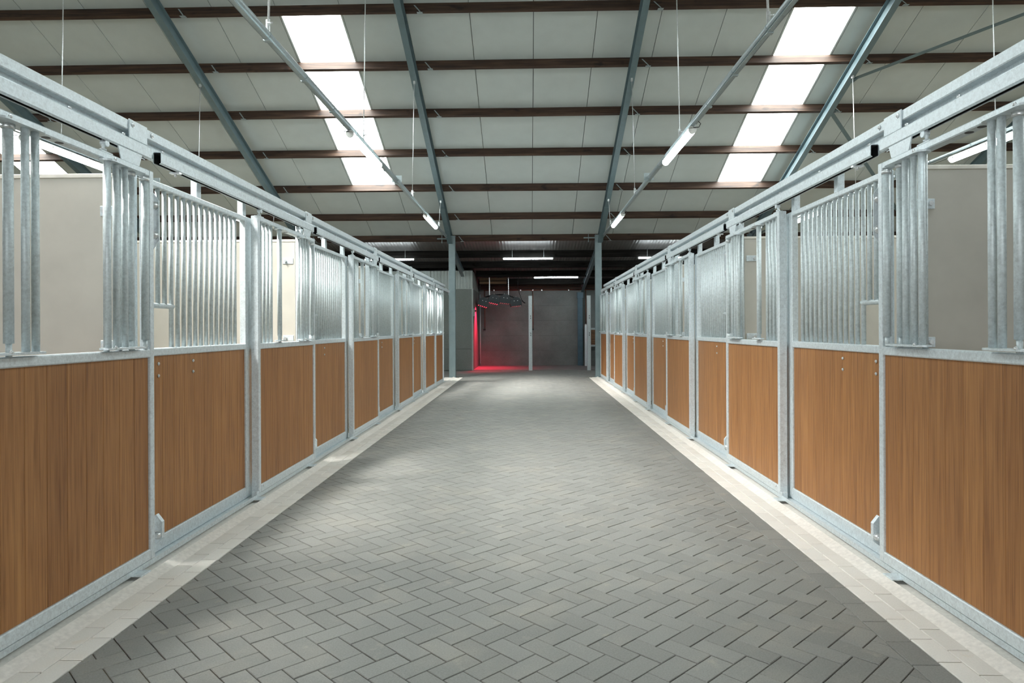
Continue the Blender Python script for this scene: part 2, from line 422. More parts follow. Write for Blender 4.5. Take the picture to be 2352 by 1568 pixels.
# near slope of the same roof, overhead and behind the view, with its own roof lights
zt = zp(RY)
bs = MB(); slope_slab(bs, -17, 17, RY, EY + 0.1, 0.0, 0.06); bs.v = [(vx, rfl(vy), vz) for vx, vy, vz in bs.v]
structure('ceiling.001', bs, M['panel'])
for q, i in enumerate((-11, -4, 4, 11)):
    x0, x1 = PX + i * PW + 0.04, PX + (i + 1) * PW - 0.04
    w = structure(f'window_{5 + q}', None)
    for r in (2, 3):
        mb = MB(); slope_slab(mb, x0, x1, purlin_y[r] + 0.07, purlin_y[r + 1] - 0.02, -0.022, 0.012)
        mb.v = [(vx, rfl(vy), vz) for vx, vy, vz in mb.v]; obj('pane', mb, M['sky'], w)
ln = MB().add([(x, y, 3.98 - 0.17 * (FE - y) + o) for y in (-6.0, FE + 0.05) for o in (0, 0.05) for x in (-17, 17)],
              [(0, 1, 5, 4), (2, 6, 7, 3), (0, 2, 3, 1), (4, 5, 7, 6), (0, 4, 6, 2), (1, 3, 7, 5)])
structure('ceiling.004', ln, M['corr'])

PUR = ['topmost', 'second', 'third', 'fourth', 'fifth', 'sixth', 'lowest']
def purlin(yf, name_lab, mat, zfun, th, sl, dep=0.18, x0=-16.8, x1=16.8):
    c, s_ = math.cos(th), math.sin(th); mb = MB(); n = 12
    wob = [random.uniform(-0.008, 0.008) for _ in range(n + 1)]
    pts = []
    for k in range(n + 1):
        x = x0 + (x1 - x0) * k / n; w = wob[k]
        for a, b in ((0, 0), (0.07, 0), (0.07, -dep), (0, -dep)):          # a along slope, b along normal
            y = yf + a * c + b * s_; z = zfun(yf) - a * s_ + b * c
            pts.append((x, y, z + w - 0.004))
    f = []
    for k in range(n):
        for q in range(4): f.append((4 * k + q, 4 * k + (q + 1) % 4, 4 * k + 4 + (q + 1) % 4, 4 * k + 4 + q))
    f += [(0, 1, 2, 3), (4 * n + 3, 4 * n + 2, 4 * n + 1, 4 * n)]
    mb.add(pts, f)
    return tag(obj('purlin', mb, mat), name_lab, 'roof beam', 'dark timber purlins across the roof', 'thing')
for q, yy in enumerate(purlin_y):
    purlin(yy, f'dark brown wooden purlin across the white roof panels, {PUR[q]} in the view', M['timber'], zp, TH, MS)
purlin(10.97, 'dark brown wooden ridge purlin just above the view', M['timber'], zp, TH, MS)

def ibeam(mb, pts, up, wdt, h, tf=0.011, tw=0.008):
    """I section whose bottom flange runs through pts; up = vector across the web; width along X"""
    up = Vector(up).normalized()
    for a, b, hw in ((0, tf, wdt / 2), (tf, h - tf, tw / 2), (h - tf, h, wdt / 2)):
        v = []
        for p in pts:
            for o in (a, b):
                for x in (-hw, hw):
                    q = Vector(p) + up * o; v.append((q.x + x, q.y, q.z))
        mb.add(v, [(0, 1, 5, 4), (2, 6, 7, 3), (0, 2, 3, 1), (4, 5, 7, 6), (0, 4, 6, 2), (1, 3, 7, 5)])
RX = [-10.75, -6.45, -2.15, 2.15, 6.45, 10.75]
RN = ['outermost on the left', 'second from the left', 'left one above the aisle', 'right one above the aisle', 'second from the right', 'outermost on the right']
for q, x in enumerate(RX):
    t = thing('rafter', (x, 19.55, zr(19.55)), f'blue-grey steel roof rafter sloping down, {RN[q]}', 'rafter', 'steel rafters under the roof')
    mb = MB(); y1 = RY
    ibeam(mb, [(0, 0, 0), (0, y1 - 19.55, zr(y1) - zr(19.55))], (0, ST, CT), 0.12, 0.24); obj('beam', mb, M['steel'], t)
    mb = MB(); ibeam(mb, [(0, 0.0, -0.02), (0, -1.75, -0.02 + MS * 1.75)], (0, ST, CT), 0.135, 0.05, 0.012, 0.02); obj('haunch_plate', mb, M['steel'], t)
    for yy in purlin_y:                                          # purlin cleats: thin strap and foot plate beside the rafter
        mb = MB(); bz = zr(yy) + 0.24 / CT - zr(19.55)
        mb.add([(0.20, yy - 19.57, bz + 0.165), (0.225, yy - 19.57, bz + 0.165), (0.345, yy - 19.57 - 0.06, bz + 0.012), (0.32, yy - 19.57 - 0.06, bz + 0.012),
                (0.20, yy - 19.565, bz + 0.165), (0.225, yy - 19.565, bz + 0.165), (0.345, yy - 19.565 - 0.06, bz + 0.012), (0.32, yy - 19.565 - 0.06, bz + 0.012)],
               [(0, 1, 2, 3), (4, 7, 6, 5), (0, 4, 5, 1), (1, 5, 6, 2), (2, 6, 7, 3), (3, 7, 4, 0)])
        mb.box(0.27, 0.37, yy - 19.55 - 0.10, yy - 19.55 - 0.02, bz + 0.0, bz + 0.006)
        obj('cleat', mb, M['conduit'], t)
    # column under it
    cn = {2: 'left column at the end of the aisle', 3: 'right column at the end of the aisle'}.get(q, ['far left', 'left outer', '', '', 'right outer', 'far right'][q] + ' column behind the stalls')
    cx = 2.10 * (1 if x > 0 else -1) if q in (2, 3) else x
    t = thing('steel_column', (cx, 19.55, 0), f'grey-blue steel {cn} carrying a rafter', 'column', 'steel columns', 'thing')
    mb = MB(); mb.box(-0.09, 0.09, 0, 0.010, 0, 4.05); mb.box(-0.0045, 0.0045, 0.010, 0.16, 0, 4.05); mb.box(-0.09, 0.09, 0.16, 0.17, 0, 4.05); obj('shaft', mb, M['col'], t)
    obj('base_plate', MB().box(-0.11, 0.11, -0.02, 0.19, -0.005, 0.012), M['col'], t)
    obj('cap_plate', MB().box(-0.10, 0.10, -0.012, 0.18, 4.05, 4.07), M['col'], t)
    if q in (2, 3):
        mb = MB(); mb.box(-0.42, -0.07, 0.0, 0.03, 3.97, 4.0); mb.box(-0.29, -0.275, 0, 0.02, 3.86, 4.09); obj('side_arm', mb, M['col'], t)
    # rafter of the lower roof behind
    t = thing('lean_to_rafter', (cx, 19.72, 0), f'dark steel rafter of the low rear roof, {RN[q]}', 'rafter', 'rafters of the low rear roof')
    mb = MB(); ln_ = 3.08 if cx < -1.7 else 5.9
    ibeam(mb, [(0, 0.02, 3.60), (0, ln_, 3.60 - 0.149 * ln_)], (0, 0.147, 0.989), 0.10, 0.20); obj('beam', mb, M['steel'], t)

# wind bracing in the next bay
def brace(p, q, lab):
    t = thing('wind_brace', (p[0], p[1], p[2]), lab, 'brace', 'wind braces beside the right outer rafter')
    d = Vector(q) - Vector(p); n = Vector((0, ST, CT)); w = d.normalized().cross(n) * 0.04
    mb = MB(); v = []
    for b in (Vector((0, 0, 0)), d):
        for o in (Vector((0, 0, 0)), n * 0.008):
            for k in (-1, 1): v.append(b + o + w * k)
    mb.add(v, [(0, 1, 5, 4), (2, 6, 7, 3), (0, 2, 3, 1), (4, 5, 7, 6), (0, 4, 6, 2), (1, 3, 7, 5)]); obj('strip', mb, M['steel'], t)
    obj('gusset', MB().box(-0.05, 0.12, -0.1, 0.1, -0.004, 0.006), M['steel'], t)
brace((6.50, 13.75, zr(13.75) + 0.09), (10.70, 11.1, zr(11.1) + 0.09), 'thin steel wind brace rising to the top right corner')
brace((6.50, 14.6, zr(14.6) + 0.09), (10.70, 19.2, zr(19.2) + 0.09), 'thin steel wind brace running down behind the right stalls')

# ------------------------------------------------------------------ low rear roof
def zl(y): return 4.03 - 0.17 * (y - 20.0)
cr = MB(); n = int(34 / 0.019); v = []
for k in range(n + 1):
    x = -17 + 34 * k / n; h = 0.006 * math.sin(2 * math.pi * x / 0.095)
    for yy in (20.02, 23.0, 26.0): v.append((x, yy, zl(yy) + h))
cr.add(v, [(3 * k + a, 3 * k + 3 + a, 3 * k + 4 + a, 3 * k + 1 + a) for k in range(n) for a in (0, 1)], True)
structure('ceiling.002', cr, M['corr'])
structure('ceiling.003', MB().add([(x, y, zl(y) + 0.05 + o) for y in (19.98, 26.0) for o in (0, 0.03) for x in (-17, 17)],
          [(0, 1, 5, 4), (2, 6, 7, 3), (0, 2, 3, 1), (4, 5, 7, 6), (0, 4, 6, 2), (1, 3, 7, 5)]), M['dark'])
for q, yy in enumerate((21.15, 22.4, 23.6, 24.75)):
    px0 = -16.8 if yy < 22.8 else -1.72
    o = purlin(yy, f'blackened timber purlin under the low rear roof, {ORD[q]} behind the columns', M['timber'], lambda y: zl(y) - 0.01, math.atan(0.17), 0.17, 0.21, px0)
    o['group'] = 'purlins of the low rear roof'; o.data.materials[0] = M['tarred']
t = thing('timber_wall_plate', (0, 25.55, 2.86), 'pair of dark timber beams along the top of rear wall', 'roof beam')
obj('board', MB().box(-1.7, 16, -0.06, 0.04, 0.0, 0.11, 0.004), M['timber'], t); obj('board', MB().box(-1.7, 16, -0.03, 0.05, 0.12, 0.2, 0.004), M['timber'], t)
t = thing('timber_bracing_boards', (-1.2, 24.3, 3.05), 'two short brown boards on the dark purlin above heat lamp', 'board')
for q in range(2): obj('board', MB().box(-0.45, 0.52, 0, 0.05, -0.06 + q * 0.12, 0.03 + q * 0.13, 0.004), M['pale_timber'], t)

# ------------------------------------------------------------------ walls
wb = structure('wall_back', MB().box(-17, 17, 25.80, 26.0, -0.1, 3.4), M['dark'])
zz = 0.0
for q, h in enumerate((0.56, 0.57, 0.57, 0.56, 0.56, 0.55)):
    x = -1.77
    for q2, wd_ in enumerate((3.75, 6.2, 5.0)):
        obj('panel', MB().box(x + 0.001, x + wd_ - 0.001, 25.70, 25.80, zz + 0.001, zz + h - 0.001, 0.0035), M['wall'], wb); x += wd_
    zz += h
structure('wall_left', MB().box(-17.2, -17, -6, 26, -0.1, 9), M['hall'])
structure('wall_right', MB().box(17, 17.2, -6, 26, -0.1, 9), M['hall'])
for q in range(6):  # unseen windows added behind the camera to light partitions and planks
    w = structure(f'window_{9 + q}', None); x0 = -8.4 + 2.8 * q
    obj('pane', MB().box(x0 + 0.06, x0 + 2.74, -5.90, -5.88, 0.9, 2.85), M['ridge'] if q in (1, 2) else M['dull_pane'], w)  # panes left of the aisle made brighter to favour the right-hand planks
    fr = MB()
    for a, b, c, d in ((x0, x0 + 0.06, 0.84, 2.91), (x0 + 2.74, x0 + 2.8, 0.84, 2.91), (x0 + 0.06, x0 + 2.74, 0.84, 0.9), (x0 + 0.06, x0 + 2.74, 2.85, 2.91)): fr.box(a, b, -5.91, -5.85, c, d)
    obj('frame', fr, M['galv'], w)
structure('wall_front', MB().box(-17, 17, -6.0, -5.9, -0.1, 3.2), M['hall'])
# enclosed block at the rear left, with ribbed cladding on its upper half
wl = structure('wall_wash_bay', None)
for x0, x1 in ((-1.80, -4.2), (-4.2, -6.6), (-6.6, -9.0)):
    for z0, z1 in ((0, 0.72), (0.72, 2.73)):
        obj('panel', MB().box(x1 + 0.003, x0 - 0.003, BAYY, BAYY + 0.08, z0 + 0.003, z1 - 0.003, 0.004), M['block'], wl)
obj('side_panel', MB().box(-1.86, -1.77, BAYY + 0.005, 25.7, 0, 2.73), M['wall'], wl)
obj('side_panel', MB().prism([(BAYY + 0.005, 2.74), (25.7, 2.74), (25.7, 3.0), (24.2, 3.25), (23.6, 3.34), (BAYY + 0.005, 3.34)], lambda a, b, t_: (t_, a, b), -1.85, -1.78), M['clad'], wl)
obj('corner_profile', MB().box(-1.81, -1.765, BAYY - 0.006, BAYY + 0.03, 0, 2.73), M['clad'], wl)
obj('flashing', MB().box(-9, -1.765, BAYY - 0.02, BAYY + 0.03, 2.73, 2.75), M['clad'], wl)
rb = MB(); x = -9.0; v = []
while x < -1.8:
    for dx, dy in ((0, 0), (0.05, 0), (0.065, -0.02), (0.095, -0.02), (0.11, 0)): v.append((min(x + dx, -1.78), BAYY + 0.02 + dy))
    x += 0.11
rb.prism(v + [(-1.78, BAYY + 0.08), (-9, BAYY + 0.08)], lambda a, b, t: (a, b, t), 2.75, 3.35)
obj('ribbed_cladding', rb, M['clad'], wl)
obj('roof_slab', MB().box(-9, -1.77, BAYY + 0.05, 23.6, 3.34, 3.37), M['dark'], wl)
obj('drain_pipe', MB().cyl((-1.72, 25.55, 0.1), (-1.72, 25.55, 2.68), 0.025, 10), M['galv'], wl)

# ------------------------------------------------------------------ stall fronts
DF, FX = 2.117, 2.20            # distance of door faces / grille faces from the aisle's centre line
PER = 3.05
def frame_common(t, s, L, ztop, zlow, st0, st1, dep, zb_=0.056):
    g = M['galv']
    pbox('stile', t, 0, s * dep, 0, st0, zlow, ztop, g, 0.004); pbox('stile', t, 0, s * dep, L - st1, L, zlow, ztop, g, 0.004)
    pbox('top_rail', t, 0, s * dep, st0, L - st1, ztop - 0.037, ztop, g, 0.005)
    pbox('middle_rail', t, -s * 0.004, s * dep, st0, L - st1, 1.240, 1.288, g, 0.006)
    pbox('bottom_rail', t, 0, s * dep, st0, L - st1, zb_, 0.119, g, 0.005)
    n = 10; w = (L - st0 - st1) / n
    for q in range(n):
        pbox('plank', t, s * 0.014, s * 0.040, st0 + q * w + 0.0003, st0 + (q + 1) * w - 0.0003, 0.115, 1.245, M['wood'], 0.0018)
def stadium(u0, u1, hw, n=6):
    p = []
    for k in range(n + 1): a = -math.pi / 2 + math.pi * k / n; p.append((u1 - hw + hw * math.cos(a), hw * math.sin(a)))
    for k in range(n + 1): a = math.pi / 2 + math.pi * k / n; p.append((u0 + hw + hw * math.cos(a), hw * math.sin(a)))
    return p
def swing(t, s, bars, pivot, pl):
    """folded-open head grille: two pivot plates, free bars and a capped pivot pipe"""
    key = ('swing', s, round(pl[1] - pl[0], 3))
    for z0, nm in ((1.297, 'pivot_plate'), (2.284, 'pivot_plate')):
        if key not in CACHE:
            CACHE[key] = mesh('pivot_plate', MB().prism(stadium(0, pl[1] - pl[0], 0.042), lambda a, b, tt, s=s: (s * b, a, tt), 0, 0.010), M['galv'])
        pt = link(nm, CACHE[key], t, (-s * 0.014, pl[0], z0))
        pbolt(pt, -s * 0.036, 0.045, 0.012, s, 0.010)
    for u in bars: ppipe('bar', t, -s * 0.020, u, 1.307, 2.284, 0.0168, M['bar'])
    for u in pivot:
        ppipe('pivot_pipe', t, s * 0.006, u, 1.345, 2.262, 0.0205, M['bar'])
        ppipe('pivot_pin', t, s * 0.006, u, 1.288, 1.345, 0.0125, M['bar'], 8)
        ppipe('pivot_collar', t, s * 0.006, u, 2.262, 2.284, 0.0275, M['zinc'], 6)
def hanger(t, s, u):
    key = ('hanger', s)
    if key not in CACHE:
        mb = MB().cyl((0, 0, 0), (0, 0, 0.075), 0.008, 8); mb.cyl((0, 0, 0.012), (0, 0, 0.024), 0.017, 6); mb.cyl((0, 0, 0.05), (0, 0, 0.06), 0.016, 6)
        mb.box(-0.02, 0.02, -0.055, 0.055, 0, 0.010, 0.002); mb.cyl((-0.016, 0.012, 0.056), (0.016, 0.012, 0.056), 0.018, 12)
        CACHE[key] = mesh('hanger', mb, M['galv'])
    link('hanger', CACHE[key], t, (s * 0.031, u, 2.337))
def make_door(s, y0, L, label, near_v, group):
    t = thing('sliding_stall_door', (s * DF, y0, 0), label, 'stall door', group, 'thing')
    frame_common(t, s, L, 2.337, 0.056, 0.045, 0.045, 0.062)
    b0 = s * 0.031
    if near_v == 0: back, sw, pv, pl = [0.10, 0.17, 0.25], [0.43, 0.49], [0.365], (0.26, 0.535)
    else: back, sw, pv, pl = [0.115, 0.195, 0.275, 0.355], [0.425], [0.495], (0.39, 0.54)
    for u in back: ppipe('bar', t, b0, u, 1.288, 2.30, 0.0140, M['bar'])
    swing(t, s, sw, pv, pl)
    e = L - 1.49
    for u in (1.10, 1.21, 1.335): ppipe('bar', t, b0 + s * 0.012, u + e, 1.288, 2.30, 0.0150, M['bar'])
    swing(t, s, [1.015 + e, 1.085 + e, 1.165 + e], [1.262 + e, 1.405 + e], (0.985 + e, 1.34 + e))
    hanger(t, s, 0.10); hanger(t, s, 1.06 + e)
    for u in (0.63, 0.72):
        key = 'hole'
        if key not in CACHE: CACHE[key] = mesh('slot', MB().cyl((0, 0, 0), (0, 0, 0.0015), 0.019, 14), M['black'])
        link('slot', CACHE[key], t, (b0, u + e * 0.5, 2.2985))
    pbox('door_guide', t, s * 0.002, s * 0.05, -0.035, 0, 0.028, 0.078, M['galv'], 0.004)
    pbolt(t, -s * 0.0, 0.085, 0.102, s, 0.009)
    return t
def make_grille(s, y0, L, label, group):
    t = thing('stall_grille', (s * FX, y0, 0), label, 'stall front', group, 'thing')
    frame_common(t, s, L, 2.322, 0.030, 0.05, 0.115, 0.05, 0.030)
    b0 = s * 0.025
    for q in range(15):
        u = 0.16 + 0.0801 * q
        ppipe('bar', t, b0, u, 1.56 if q < 2 else 1.288, 2.288, 0.0145, M['bar'])
    key = 'notch'
    if key not in CACHE: CACHE[key] = mesh('notch_rail', MB().cyl((0, 0, 0), (0, 0.285, 0), 0.0168, 12), M['bar'])
    link('notch_rail', CACHE[key], t, (b0, 0.05, 1.553))
    for u in (0.14, 0.58):
        for z in (1.19, 1.115): pbolt(t, s * 0.013, u, z, s)
    # door stop with two knobs, high and low
    key = ('stop', s)
    if key not in CACHE:
        mb = MB().prism([(0, 0), (0, 0.34), (0.02, 0.355), (0.06, 0.30), (0.06, 0.06), (0.02, 0.0)], lambda a, b, tt: (-s * a, tt, b), 0, 0.008)
        CACHE[key] = mesh('stop_plate', mb, M['galv'])
        mb = MB().sphere((0, 0, 0), 0.024, 10, 6); mb.cyl((0, 0, 0), (0, 0.035, 0), 0.014, 8); mb.cyl((0, 0.004, 0), (0, 0.012, 0), 0.028, 6); CACHE[('knob', s)] = mesh('knob', mb, M['zinc'])
        mb = MB().prism([(0, 0), (0, 0.15), (0.03, 0.175), (0.065, 0.13), (0.065, 0.03), (0.03, 0.0)], lambda a, b, tt: (-s * a, tt, b), 0, 0.03)
        CACHE[('lowstop', s)] = mesh('stop_bracket', mb, M['galv'])
    sp_ = link('stop_plate', CACHE[key], t, (0, 0.02, 1.885))
    for z in (0.09, 0.27): link('knob', CACHE[('knob', s)], sp_, (-s * 0.035, -0.012, z))
    sb = link('stop_bracket', CACHE[('lowstop', s)], t, (0, 0.03, 0.105)); link('knob', CACHE[('knob', s)], sb, (-s * 0.04, -0.008, 0.05))
    for u in (0.70, L - 0.08):
        pbox('riser_post', t, s * 0.022, s * 0.07, u - 0.03, u + 0.03, 2.322, 2.50, M['galv'], 0.004)
    return t
GD, GG = 'sliding stall doors along the aisle', 'fixed grille fronts along the aisle'
for s in (-1, 1):
    sd = SIDE[s]
    nd = 5 if s < 0 else 6
    for q in range(nd):
        lab = f'galvanised sliding stall door with brown planks, {ORD[q]} from the camera in {sd} row'
        make_door(s, 5.55 + PER * (q - 1) + (0.02 if s > 0 else -0.03) * max(0, q - 1), 1.49, lab, 0 if q == 0 else 1, GD)
    if s < 0:
        make_door(s, 16.28, 1.34, 'narrow galvanised door with brown planks, last in the left row', 1, GD)
    for q in range(4 if s < 0 else 5):
        make_grille(s, 4.065 + PER * q + (0.02 if s > 0 else -0.03) * q, 1.548, f'fixed barred stall front with brown planks, {ORD[q]} from the camera in {sd} row', GG)
    # galvanised ground angle under the whole row
    t = thing('ground_sill', (s * 2.0, 0, 0), f'galvanised ground angle along the foot of the {sd} stall row', 'ground rail', 'ground rails of the stall rows')
    prof = [(0.122, 0.0235), (0.29, 0.0235), (0.29, 0.028), (0.127, 0.028), (0.127, 0.053), (0.122, 0.053)]
    obj('angle', MB().prism(prof, lambda a, b, tt, s=s: (s * a, tt, b), 1.8, 17.7 if s < 0 else 19.3), M['galv'], t)
    for k in range(6):
        for yy in (3.80, 5.50):
            if yy + PER * k < 19: pbox('foot_plate', t, s * 0.062, s * 0.125, yy + PER * k - 0.05, yy + PER * k + 0.05, 0.0235, 0.031, M['galv'], 0.002)
    # header rail above, in segments with splice plates
    end = 18.45 if s < 0 else 18.75
    t = thing('header_rail', (s * 2.15, 0, 0), f'long galvanised header rail on top of the {sd} stall row', 'rail', 'header rails of the stall rows')
    ys = [1.0] + [3.98 + PER * k for k in range(5)] + [end]
    prof = [(0, 2.535), (0, 2.585), (0.07, 2.585), (0.07, 2.44), (0.065, 2.44), (0.045, 2.445), (0.045, 2.53), (0.004, 2.53)]
    for a, b in zip(ys, ys[1:]):
        obj('rail_segment', MB().prism(prof, lambda p, r, tt, s=s: (s * p, tt, r), a + 0.002, b - 0.002), M['galv'], t)
    for yj in ys[1:-1]:
        pl = pbox('splice_plate', t, -s * 0.008, 0, yj - 0.19, yj - 0.01, 2.486, 2.592, M['galv'], 0.002)
        pbolt(pl, -s * 0.004, -0.06, 0.025, s, 0.014); pbolt(t, -s * 0.001, yj + 0.05, 2.56, s, 0.014)
        mb = MB().box(s * 0.032, s * 0.064, yj - 0.06, yj - 0.05, 2.36, 2.45); obj('splice_web', mb, M['galv'], t)
    # open-bottomed door tracks, one per stall
    for k in range(-1, 5 if s < 0 else 5):
        a, b = 4.085 + PER * k, 3.98 + PER * (k + 1)
        if k == 4: b = 19.2
        t = thing('door_track', (s * (DF + 0.005), a, 2.405), f'galvanised sliding door track, {ORD[k + 1]} from the camera above {sd} row', 'track', 'door tracks above the stalls')
        w, h, c = 0.052, 0.074, 0.008; e = 0.004
        out = [(0.012, 0), (c, 0), (0, c), (0, h - c), (c, h), (w - c, h), (w, h - c), (w, c), (w - c, 0), (w - 0.012, 0),
               (w - 0.012, e), (w - c - e * .3, e), (w - e, c), (w - e, h - c), (w - c, h - e), (c, h - e), (e, h - c), (e, c), (c + e * .3, e), (0.012, e)]
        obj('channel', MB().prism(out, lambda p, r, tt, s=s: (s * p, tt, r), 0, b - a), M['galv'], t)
        obj('greased_lining', MB().box(s * 0.0045, s * (w - 0.0045), 0.004, b - a - 0.004, h - 0.008, h - 0.0045).box(s * 0.0045, s * 0.0065, 0.004, b - a - 0.004, 0.006, h - 0.008).box(s * (w - 0.0065), s * (w - 0.0045), 0.004, b - a - 0.004, 0.006, h - 0.008), M['black'], t)  # black sheets put the shade inside the channel into the colour
        L_ = b - a
        mb = MB()
        mb.prism([(0, 0), (0.03, -0.07), (0.20, -0.07), (0.23, 0)], lambda p, r, tt, s=s, L_=L_: (s * tt, L_ - 0.33 + p, r), 0.0, 0.006); obj('stop_plate', mb, M['galv'], t)
        mb = MB().box(-s * 0.006, s * 0.058, 0.20, 0.23, -0.012, -0.002); mb.cyl((s * 0.026, 0.215, -0.03), (s * 0.026, 0.215, -0.002), 0.008, 6); obj('end_stop', mb, M['zinc'], t)
        for yy in (0.05, 0.75, 1.5, 2.25, L_ - 0.25):
            if yy < L_: link('bolt', CACHE.setdefault('trbolt', mesh('bolt', MB().cyl((0, 0, 0), (0, 0, 0.016), 0.010, 6), M['zinc'])), t, (s * 0.02, yy, h))
    # posts between the stalls, with the stall partitions behind
    for k in range(6):
        yy = 4.0 + PER * k + (0.02 if s > 0 else -0.03) * k
        if s < 0 and k == 5: yy = 17.68
        t = thing('stall_post', (s * 2.256, yy, 0), f'square galvanised stall post, {ORD[k]} from the camera in {sd} row', 'post', 'square posts between the stalls')
        pbox('tube', t, 0, s * 0.06, 0, 0.06, 0.02, 2.50, M['galv'], 0.004); pbox('base_plate', t, -s * 0.03, s * 0.09, -0.03, 0.05, 0.018, 0.028, M['galv'], 0.002)
        t = thing('stall_partition', (s * 2.32, yy + 0.01, 0), f'beige board partition between stalls, {ORD[k]} from the camera on {sd} side', 'partition', 'beige stall partitions', 'thing')
        obj('board', MB().box(0, s * 3.65, 0, 0.04, 0.0, 2.31, 0.004), M['board'], t)
        obj('cap_profile', MB().box(0, s * 3.65, -0.004, 0.044, 2.31, 2.335, 0.003), M['boardedge'], t)
        for z in (1.31, 2.11):
            br = pbox('bracket', t, s * 0.02, s * 0.13, -0.006, 0, z - 0.03, z + 0.03, M['galv'], 0.002)
            link('bolt', CACHE.setdefault('brbolt', mesh('bolt', MB().cyl((0, 0, 0), (0, -0.02, 0), 0.014, 6), M['zinc'])), br, (s * 0.025, -0.003, 0))
    t = thing('stall_rear_wall', (s * 6.0, 1.0, 0), f'beige board wall along the back of the {sd} stalls', 'partition', 'rear walls of the stalls', 'thing')
    obj('board', MB().box(0, s * 0.06, 0, 18.4, 0.0, 2.2), M['board'], t); obj('cap_profile', MB().box(-s * 0.01, s * 0.07, 0, 18.4, 2.2, 2.23), M['galv'], t)
    # bedding ground inside the boxes
t = thing('row_end_post', (-2.165, 17.66, 0), 'flat galvanised end post closing the left stall row', 'post')
obj('flat_bar', MB().box(-0.055, 0.058, 0, 0.008, 0.02, 2.40, 0.002), M['galv'], t); obj('web', MB().box(-0.06, -0.052, 0, 0.12, 0.02, 2.40), M['galv'], t)
for z in (0.10, 1.0, 2.0): link('bolt', CACHE['brbolt'], t, (-0.01, 0, z))

# ------------------------------------------------------------------ lighting rails and lamps
CZ = 4.0
RODS = (6.0, 9.5, 13.5, 17.5)
def lamp(s_x, y0, L, z, lab, grp, along='Y', k_=1.0):
    t = thing('tube_lamp', (s_x, y0, z), lab, 'lamp', grp)
    if along == 'X': t.rotation_euler = (0, 0, -math.pi / 2)
    n = 10
    pr = [(a * k_, b * k_) for a, b in [(-0.04, 0.010), (-0.034, 0.035), (0.034, 0.035), (0.04, 0.010)]]
    obj('housing', MB().prism(pr, lambda a, b, tt: (a, tt, b), 0, L), M['plastic'], t)
    pd = [(k_ * 0.050 * math.cos(-0.3 + (math.pi + 0.6) * k / n), -0.055 * k_ * math.sin(-0.3 + (math.pi + 0.6) * k / n)) for k in range(n + 1)]
    obj('diffuser', MB().prism(pd, lambda a, b, tt: (a, tt, b), 0.03, L - 0.03, True), M['tube'], t)
    for e, d in ((0.0, 0.03), (L - 0.03, L)):
        obj('end_cap', MB().prism([(a * 1.03, b * 1.03) for a, b in pd], lambda a, b, tt: (a, tt, b), e, d), M['plastic'], t)
    cm = MB()
    for k in range(5):
        for sx in (-1, 1):
            cm.box(sx * 0.047 * k_, sx * 0.055 * k_, 0.12 + (L - 0.27) * k / 4, 0.15 + (L - 0.27) * k / 4, -0.012, 0.012)
    obj('clips', cm, M['plastic'], t)
    return t
for q, x in enumerate((-6.5, -2.2, 2.2, 6.5)):
    nm = ['far left conduit above the stalls', 'left conduit above the aisle edge', 'right conduit above the aisle edge', 'far right conduit above the stalls'][q]
    t = thing('lighting_conduit', (x, 0, CZ), f'long galvanised pipe with cable rail, {nm}', 'pipe', 'lighting conduits hung under the rafters')
    obj('pipe', MB().cyl((0, -2, 0.02), (0, 13.35, 0.02), 0.026, 12).cyl((0, 13.35, 0.02), (0, 19.56, 0.02), 0.019, 10), M['conduit'], t)
    sx = -1 if x > 0 else 1
    ch = MB().box(-0.012, 0.036, -2, 19.5, -0.028, -0.024); ch.box(0.032, 0.036, -2, 19.5, -0.028, -0.006)
    ch.v = [(-sx * vx, vy, vz) for vx, vy, vz in ch.v]
    obj('cable_rail', ch, M['conduit'], t)
    yy = 3.0; cm_ = None
    while yy < 13:
        if cm_ is None:
            cl = MB().cyl((0, 0, 0.02), (0, 0.015, 0.02), 0.029, 12); cl.box(-sx * -0.012, -sx * 0.045, 0, 0.05, -0.036, -0.024); cm_ = mesh('coupler', cl, M['conduit'])
        link('coupler', cm_, t, (0, yy, 0)); yy += 1.0
    obj('joint_bracket', MB().box(-0.085, 0.085, 11.92, 11.93, -0.03, 0.09), M['conduit'], t)
    for k, y in enumerate(RODS):
        zt_ = zr(max(y, rfl(y))) - CZ + 0.01; off = 0.05 if x < 0 else -0.05
        rr = MB().cyl((0, y, 0.02), (off, y, zt_), 0.011 if k == 0 else 0.007, 8)
        rr.box(-0.018, 0.018, y - 0.004, y + 0.004, 0.03, 0.15); rr.cyl((0, y - 0.02, 0.11), (0.05, y - 0.02, 0.11), 0.008, 6)
        rr.box(off - 0.02, off + 0.02, y - 0.02, y + 0.02, zt_ - 0.06, zt_)
        obj('hanger_rod', rr, M['zinc'], t)
    for k, y in enumerate((2.35, 8.75, 15.2)):
        pos = ['nearest, above and before the view', 'middle one', 'farthest one'][k]
        lt = lamp(x, y, 1.75, CZ - 0.07, f'lit fluorescent tube lamp under the {nm.split(" ")[0] + " " + nm.split(" ")[1]}, {pos}', 'tube lamps under the conduits')
        pts = [(0, -0.02, 0.02), (-sx * 0.02, -0.07, 0.0), (-sx * 0.055, -0.10, -0.005), (-sx * 0.06, -0.16, 0.02), (-sx * 0.02, -0.19, 0.045)]
        obj('cable', MB().tube(pts, 0.005, 6), M['black'], lt)
